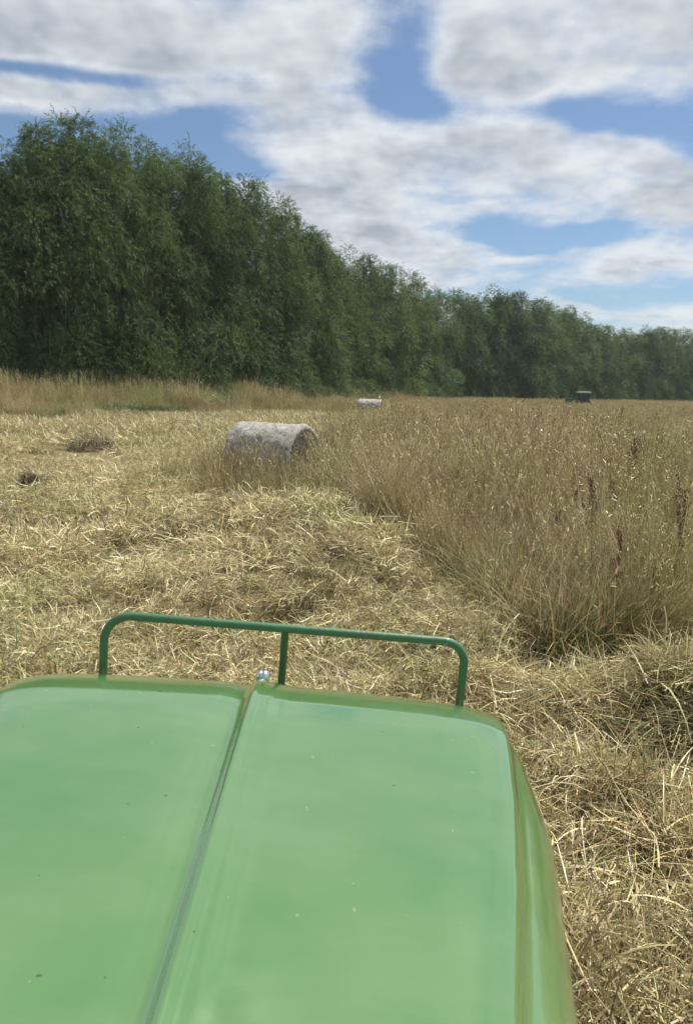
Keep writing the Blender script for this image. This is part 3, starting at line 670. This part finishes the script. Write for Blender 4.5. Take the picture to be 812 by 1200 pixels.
for s in (-1, 1): wheel(ft, 'rear_wheel', s * .72, -.6, .72, .72, .38); wheel(ft, 'front_wheel', s * .62, 1.05, .45, .45, .24)

# ------------------------------------------------------------------ the tractor we sit on
TR = R(3.2)
def paint():
    q = NT('bonnet_paint'); tc = q.n('ShaderNodeTexCoord').outputs['Object']
    a = q.noise(tc, 2.2, 5, .6)
    c = q.mix(a, (.072, .176, .050), (.090, .204, .063))
    mp = q.n('ShaderNodeMapping'); mp.inputs['Scale'].default_value = (1.6, 3.0, 1.6); q.l(tc, mp.inputs[0])
    dust = q.ramp(q.noise(mp.outputs[0], 2.0, 6, .65), [(.40, (0, 0, 0)), (.75, (1, 1, 1))])
    c = q.mix(q.math('MULTIPLY', dust, .15), c, (.28, .34, .22))
    speck = q.ramp(q.noise(tc, 42, 2, .5), [(.75, (0, 0, 0)), (.77, (1, 1, 1))])
    c = q.mix(speck, c, (.05, .06, .035))
    sp2 = q.ramp(q.noise(tc, 60, 2, .5), [(.755, (0, 0, 0)), (.765, (1, 1, 1))]); c = q.mix(q.math('MULTIPLY', sp2, .3), c, (.42, .40, .30))
    p = q.n('ShaderNodeBsdfPrincipled'); q.l(c, p.inputs['Base Color'])
    q.l(q.ramp(q.noise(mp.outputs[0], 3.2, 4), [(.3, (.16, .16, .16)), (.7, (.26, .26, .26))]), p.inputs['Roughness'])
    p.inputs['Coat Weight'].default_value = 1.0; p.inputs['Coat Roughness'].default_value = .11; p.inputs['Coat IOR'].default_value = 1.62
    b = q.n('ShaderNodeBump'); b.inputs['Strength'].default_value = .22; b.inputs['Distance'].default_value = .02
    q.l(q.noise(tc, 4, 2), b.inputs['Height']); q.l(b.outputs[0], p.inputs['Coat Normal']); q.l(b.outputs[0], p.inputs['Normal'])
    return q.out(p.outputs[0])
M['paint'] = paint()
M['rail'] = simple('rail_paint', (.045, .15, .06), .5, 0, .25, 25, .15, 80, .3, (.10, .10, .06))
M['steel'] = simple('bright_steel', (.75, .76, .80), .22, 1.0, .1, 60)
M['dark'] = simple('grille_black', (.03, .03, .03), .6)
XR = -.262; ZR = 1.712
tr = empty('tractor', (0, 0, 0), (0, TR, 0)); tag(tr, 'green tractor seen from its seat, long bonnet with raised centre seam', 'tractor')
wy_ = [0.0, .35, .72, .94, 1.15, 1.35, 1.5, 1.7]; ww_ = [.30, .31, .355, .402, .440, .468, .486, .49]
def half_w(y): return float(np.interp(y, wy_, ww_))
def hood_pt(s, y, yf):                              # s: -1..1 across the top
    w = half_w(y); x = s * w
    z = ZR - .012 - .008 * s * s - .012 * abs(s) ** 12
    z -= .030 * min(1, max(0, (1.3 - y) / .65))
    # gentle dents
    z += .006 * math.exp(-((x - .075) / .035) ** 2 - ((y - .685) / .022) ** 2)
    d = x
    seam = .013 * math.exp(-(d / .012) ** 2) + .006 * math.exp(-((d - .026) / .020) ** 2) - .004 * math.exp(-((d + .033) / .024) ** 2)
    z += seam * min(1, max(0, (1.60 - y) / .06))
    return XR + x, z
ys_h = list(np.linspace(.05, 1.30, 60)) + [1.32 + i * .011 for i in range(31)]
Y0, A_, B_ = 1.36, .30, .12
rows = []
ss = np.concatenate([np.linspace(-1, -.2, 30), np.linspace(-.19, .19, 60), np.linspace(.2, 1, 30)])
for y in ys_h:
    drop = 0.0
    if y > Y0: t = min(1, (y - Y0) / A_); drop = B_ * (1 - math.sqrt(max(0, 1 - t * t))) + .10 * A_ * t * min(1, t * 12)
    row = []
    for s in ss:
        x, z = hood_pt(s, y, 0); yy = y - .02 * abs(s) ** 3 * max(0, (y - .8) / .8)
        row.append((x, yy, z - drop))
    # rounded shoulder, olive-facing chamfer, then the side panel swelling out
    w = half_w(y); x0, z0 = row[-1][0], row[-1][2]; yy = row[-1][1]
    def side(sg):
        x_e = XR + sg * w; out = []
        fr = min(1, max(0, (y - 1.36) / .26)); ox = .545 - .05 * fr ** 2 - .065 * min(1, max(0, (1.2 - y) / .4))
        for (k, dz) in ((.006, -.003), (.013, -.010), (.018, -.020), (.024, -.034)): out.append((x_e + sg * k, yy, z0 + dz))
        xa = w + .024; bb = min(.15, .25 * (ox - xa) + .05)
        for t in (.15, .3, .45, .6, .72, .83, .91, .96, .99, 1.0):
            out.append((XR + sg * (xa + (ox - xa) * t), yy, z0 - .034 - bb * (1 - math.sqrt(1 - t * t)) - .05 * t))
        for dz in (.3, .45, .65, .75): out.append((XR + sg * (ox - .0), yy, z0 - dz))
        return out
    row = list(reversed(side(-1))) + row + side(1)
    rows.append(row)
nc = len(rows[0]); mb = MB(); mb.add([p for r_ in rows for p in r_], [(i * nc + k, i * nc + k + 1, (i + 1) * nc + k + 1, (i + 1) * nc + k) for i in range(len(rows) - 1) for k in range(nc - 1)])
hood = mb.build('bonnet', M['paint'], tr)
# front nose panel under the rolled edge
last = rows[-1]; yF = ys_h[-1]; mb = MB()
mb.box((XR, yF - .03, 1.20), (.92, .05, .62)); mb.build('nose_panel', M['paint'], tr)
mb = MB()
for i in range(12): mb.box((XR, yF + .004, .95 + i * .042), (.74, .03, .016))
mb.build('grille', M['dark'], tr)
mb = MB(); mb.box((XR, .8, .86), (.5, 1.7, .40)); mb.build('chassis', M['dark'], tr)
# small bright latch at the front end of the seam
fz = ZR - .012 + .017
mb = MB()
def blob(c, r_, mb, sx=1, sy=1, sz=1, n=16, m=10):
    vs = []; 
    for i in range(m + 1):
        for k in range(n):
            a = PI * i / m; b = 2 * PI * k / n; vs.append((c[0] + r_ * sx * math.sin(a) * math.cos(b), c[1] + r_ * sy * math.sin(a) * math.sin(b), c[2] + r_ * sz * math.cos(a)))
    mb.add(vs, [(i * n + k, (i + 1) * n + k, (i + 1) * n + (k + 1) % n, i * n + (k + 1) % n) for i in range(m) for k in range(n)])
blob((XR + .002, 1.565, 1.670), .013, mb, 1, 1.2, .8); blob((XR - .004, 1.54, 1.684), .009, mb, .8, 1.4, .6); mb.box((XR, 1.565, 1.664), (.026, .03, .012))
mb.build('latch', M['steel'], tr)
# guard rail in front of the bonnet
def arc(c, r_, a0, a1, n, y):
    return [(c[0] + r_ * math.cos(R(a0 + (a1 - a0) * i / n)), y, c[1] + r_ * math.sin(R(a0 + (a1 - a0) * i / n))) for i in range(n + 1)]
yr = 1.655; zt = 1.746; xl, xr_ = -.632, .179
pts = [(xl + .004, yr, .75), (xl + .002, yr, 1.3)] + arc((xl + .062, zt - .062), .062, 180, 90, 10, yr) + arc((xr_ - .05, zt - .05), .05, 90, 0, 10, yr) + [(xr_, yr, 1.3), (xr_, yr, .75)]
mb = MB(); mb.tube(pts, .0097, 14); g = mb.build('guard_rail', M['rail'], tr)
mb = MB(); mb.tube([(-.228, yr, .8), (-.228, yr, zt - .004)], .0085, 12); mb.build('middle_post', M['rail'], g)
mb = MB(); mb.tube([(xl, yr, 1.05), (xr_, yr, 1.05)], .0095, 12); mb.tube([(xl, yr, .8), (xr_, yr, .8)], .0095, 12); mb.build('lower_bar', M['rail'], g)
for s in (-1, 1): wheel(tr, 'front_wheel', XR + s * .82, 1.0, .50, .50, .30)
mb = MB(); mb.tube([(XR - .7, 1.0, .5), (XR + .7, 1.0, .5)], .06, 12); mb.build('axle', M['dark'], tr)

# ------------------------------------------------------------------ light and sky
SUN_AZ, SUN_EL = R(46), R(60)                       # clockwise from straight ahead
sd = Vector((math.sin(SUN_AZ) * math.cos(SUN_EL), math.cos(SUN_AZ) * math.cos(SUN_EL), math.sin(SUN_EL)))
sun_d = bpy.data.lights.new('sun', 'SUN'); sun_d.energy = 5.0; sun_d.angle = R(.6); sun_d.color = (1, .95, .86)
sun = bpy.data.objects.new('sun', sun_d); C.objects.link(sun); sun.rotation_euler = sd.to_track_quat('Z', 'Y').to_euler()
W = bpy.data.worlds.new('World'); SC.world = W; W.use_nodes = True; T = W.node_tree; T.nodes.clear()
N = T.nodes.new; L = T.links.new
sky = N('ShaderNodeTexSky'); sky.sky_type = 'NISHITA'; sky.sun_disc = False; sky.sun_elevation = SUN_EL; sky.sun_rotation = SUN_AZ
sky.air_density = 1.0; sky.dust_density = .5; sky.ozone_density = 3.0
bg1 = N('ShaderNodeBackground'); bg1.inputs[1].default_value = .075; tn = N('ShaderNodeMix'); tn.data_type = 'RGBA'; tn.blend_type = 'MULTIPLY'; tn.inputs[0].default_value = 1; L(sky.outputs[0], tn.inputs[6]); tn.inputs[7].default_value = (.86, .98, 1.06, 1); L(tn.outputs[2], bg1.inputs[0])
def wm(op, a, b=None, clamp=False):
    nd = N('ShaderNodeMath'); nd.operation = op; nd.use_clamp = clamp
    for i, v in enumerate((a, b)):
        if v is None: continue
        if isinstance(v, (int, float)): nd.inputs[i].default_value = v
        else: L(v, nd.inputs[i])
    return nd.outputs[0]
def wv(op, a, b):
    nd = N('ShaderNodeVectorMath'); nd.operation = op
    for i, v in enumerate((a, b)):
        if isinstance(v, tuple): nd.inputs[i].default_value = v
        elif v is not None: L(v, nd.inputs[i])
    return nd
tcw = N('ShaderNodeTexCoord'); sx = N('ShaderNodeSeparateXYZ'); L(tcw.outputs['Generated'], sx.inputs[0])
az = wm('ARCTAN2', sx.outputs[0], sx.outputs[1]); el = wm('ARCSINE', sx.outputs[2])
uv = N('ShaderNodeCombineXYZ'); L(az, uv.inputs[0]); L(el, uv.inputs[1])
def sheet(lift):                                   # where the view line meets the cloud layer: clouds flatten and shrink towards the horizon
    e = wm('ADD', sx.outputs[2], lift); den = wm('ADD', wm('MAXIMUM', e, 0.0), .25)
    nv = N('ShaderNodeCombineXYZ'); L(wm('DIVIDE', sx.outputs[0], den), nv.inputs[0]); L(wm('DIVIDE', sx.outputs[1], den), nv.inputs[1]); return nv.outputs[0]
def noise3(vec, sc, det, rough, off):
    t = N('ShaderNodeTexNoise'); t.inputs['Scale'].default_value = sc; t.inputs['Detail'].default_value = det; t.inputs['Roughness'].default_value = rough
    L(wv('ADD', vec, off).outputs[0], t.inputs[0]); return t
p0 = sheet(0.0); p1 = sheet(.035)
wn = noise3(p0, 3.0, 2, .5, (4, 2, 0)); wuv = wv('ADD', wv('MULTIPLY', wv('SUBTRACT', wn.outputs['Color'], (.5, .5, .5)).outputs[0], (.14, .07, 0)).outputs[0], uv.outputs[0]).outputs[0]
def azel(u, v):
    d = ray(u, v).normalized(); return math.atan2(d.x, d.y), math.asin(d.z)
# clear gaps (negative) and banks (positive): column, row, half-width, half-height, weight
BL = [(15, 165, 80, 34, -1.0), (185, 160, 110, 36, -.85), (255, 165, 40, 40, -.5), (478, 70, 50, 48, -1.0), (520, 115, 70, 22, -.7), (640, 118, 60, 14, -.45), (740, 128, 110, 20, -.8), (806, 160, 50, 26, -.8), (60, 74, 150, 12, -.75), (270, 88, 60, 14, -.4),
      (565, 272, 55, 14, -.6), (680, 288, 110, 13, -.7), (620, 322, 70, 14, -.45), (775, 345, 70, 22, -.5), (265, 185, 40, 20, -.5), (350, 205, 50, 8, -.3), (690, 348, 70, 10, -.5), (560, 345, 60, 10, -.3), (400, 95, 40, 14, -.35), (745, 205, 50, 10, -.3), (560, 232, 90, 6, -.2),
      (110, 25, 220, 36, .5), (370, 35, 80, 40, .5), (660, 45, 170, 52, .55), (65, 108, 90, 20, .55), (235, 95, 60, 18, .3), (420, 135, 140, 42, .5), (660, 165, 120, 30, .4), (560, 200, 200, 30, .35), (790, 235, 50, 34, .4), (340, 225, 100, 22, .4), (450, 285, 130, 40, .4), (720, 372, 90, 10, .3), (770, 308, 60, 12, .35), (630, 305, 80, 8, .25)]
total = None
for (u, v, a, b, w) in BL:
    ca, ce = azel(u, v)
    ln = wv('LENGTH', wv('MULTIPLY', wv('SUBTRACT', wuv, (ca, ce, 0)).outputs[0], (900 / a * (1.12 if w < 0 else 1), 900 / b * (1.12 if w < 0 else 1), 0)).outputs[0], None)
    mr = N('ShaderNodeMapRange'); mr.interpolation_type = 'SMOOTHSTEP'; L(ln.outputs['Value'], mr.inputs[0])
    mr.inputs[1].default_value = 0; mr.inputs[2].default_value = 1.7; mr.inputs[3].default_value = w; mr.inputs[4].default_value = 0
    total = mr.outputs[0] if total is None else wm('ADD', total, mr.outputs[0])
n1 = noise3(p0, 1.7, 6, .55, (0, 0, 0)).outputs['Fac']; n2 = noise3(p0, 5.2, 8, .60, (7, 3, 0)).outputs['Fac']; n1b = noise3(p1, 5.2, 3, .6, (7, 3, 0)).outputs['Fac']
base = wm('MINIMUM', total, .38)
d0 = wm('ADD', wm('ADD', wm('MULTIPLY', wm('SUBTRACT', n1, .5), 1.3), wm('MULTIPLY', wm('SUBTRACT', n2, .5), 1.7)), wm('ADD', base, .575))
msk = N('ShaderNodeMapRange'); msk.interpolation_type = 'SMOOTHSTEP'; L(d0, msk.inputs[0]); msk.inputs[1].default_value = .08; msk.inputs[2].default_value = 1.0
msk.inputs[3].default_value = .05; msk.inputs[4].default_value = 1.0
lit = wm('ADD', wm('MULTIPLY', wm('SUBTRACT', n2, n1b), 1.8), wm('SUBTRACT', .80, wm('MULTIPLY', wm('SUBTRACT', d0, .75), .9)), True)
cr = N('ShaderNodeValToRGB'); el_ = cr.color_ramp.elements; el_[0].position = .1; el_[0].color = (.23, .27, .33, 1); el_[1].position = .9; el_[1].color = (.64, .67, .70, 1)
L(lit, cr.inputs[0])
bg2 = N('ShaderNodeBackground'); L(cr.outputs[0], bg2.inputs[0]); bg2.inputs[1].default_value = 1.0
mx = N('ShaderNodeMixShader'); L(msk.outputs[0], mx.inputs[0]); L(bg1.outputs[0], mx.inputs[1]); L(bg2.outputs[0], mx.inputs[2])
wo = N('ShaderNodeOutputWorld'); L(mx.outputs[0], wo.inputs[0])
W.cycles.sampling_method = 'MANUAL'; W.cycles.sample_map_resolution = 1024

# ------------------------------------------------------------------ render settings
SC.view_settings.view_transform = 'Standard'; SC.view_settings.look = 'None'; SC.view_settings.exposure = 0.30; SC.view_settings.gamma = 1
SC.view_settings.use_curve_mapping = False
SC.cycles.max_bounces = 5; SC.cycles.diffuse_bounces = 2; SC.cycles.transmission_bounces = 2; SC.cycles.glossy_bounces = 2
SC.cycles.use_adaptive_sampling = True; SC.cycles.adaptive_threshold = .03
SC.cycles.use_denoising = True; SC.cycles.denoiser = 'OPENIMAGEDENOISE'
SC.cycles.sample_clamp_indirect = 6
hm = bpy.data.materials.new('haze_air'); hm.use_nodes = True; ht = hm.node_tree; ht.nodes.clear()
pv = ht.nodes.new('ShaderNodeVolumePrincipled'); pv.inputs['Color'].default_value = (.82, .88, .96, 1); pv.inputs['Density'].default_value = .00022; pv.inputs['Anisotropy'].default_value = .2
ho = ht.nodes.new('ShaderNodeOutputMaterial'); ht.links.new(pv.outputs[0], ho.inputs['Volume'])
mb = MB(); mb.box((0, 700, 10.5), (6400, 5200, 27)); hz_ = mb.build('haze', hm); tag(hz_, kind='stuff')
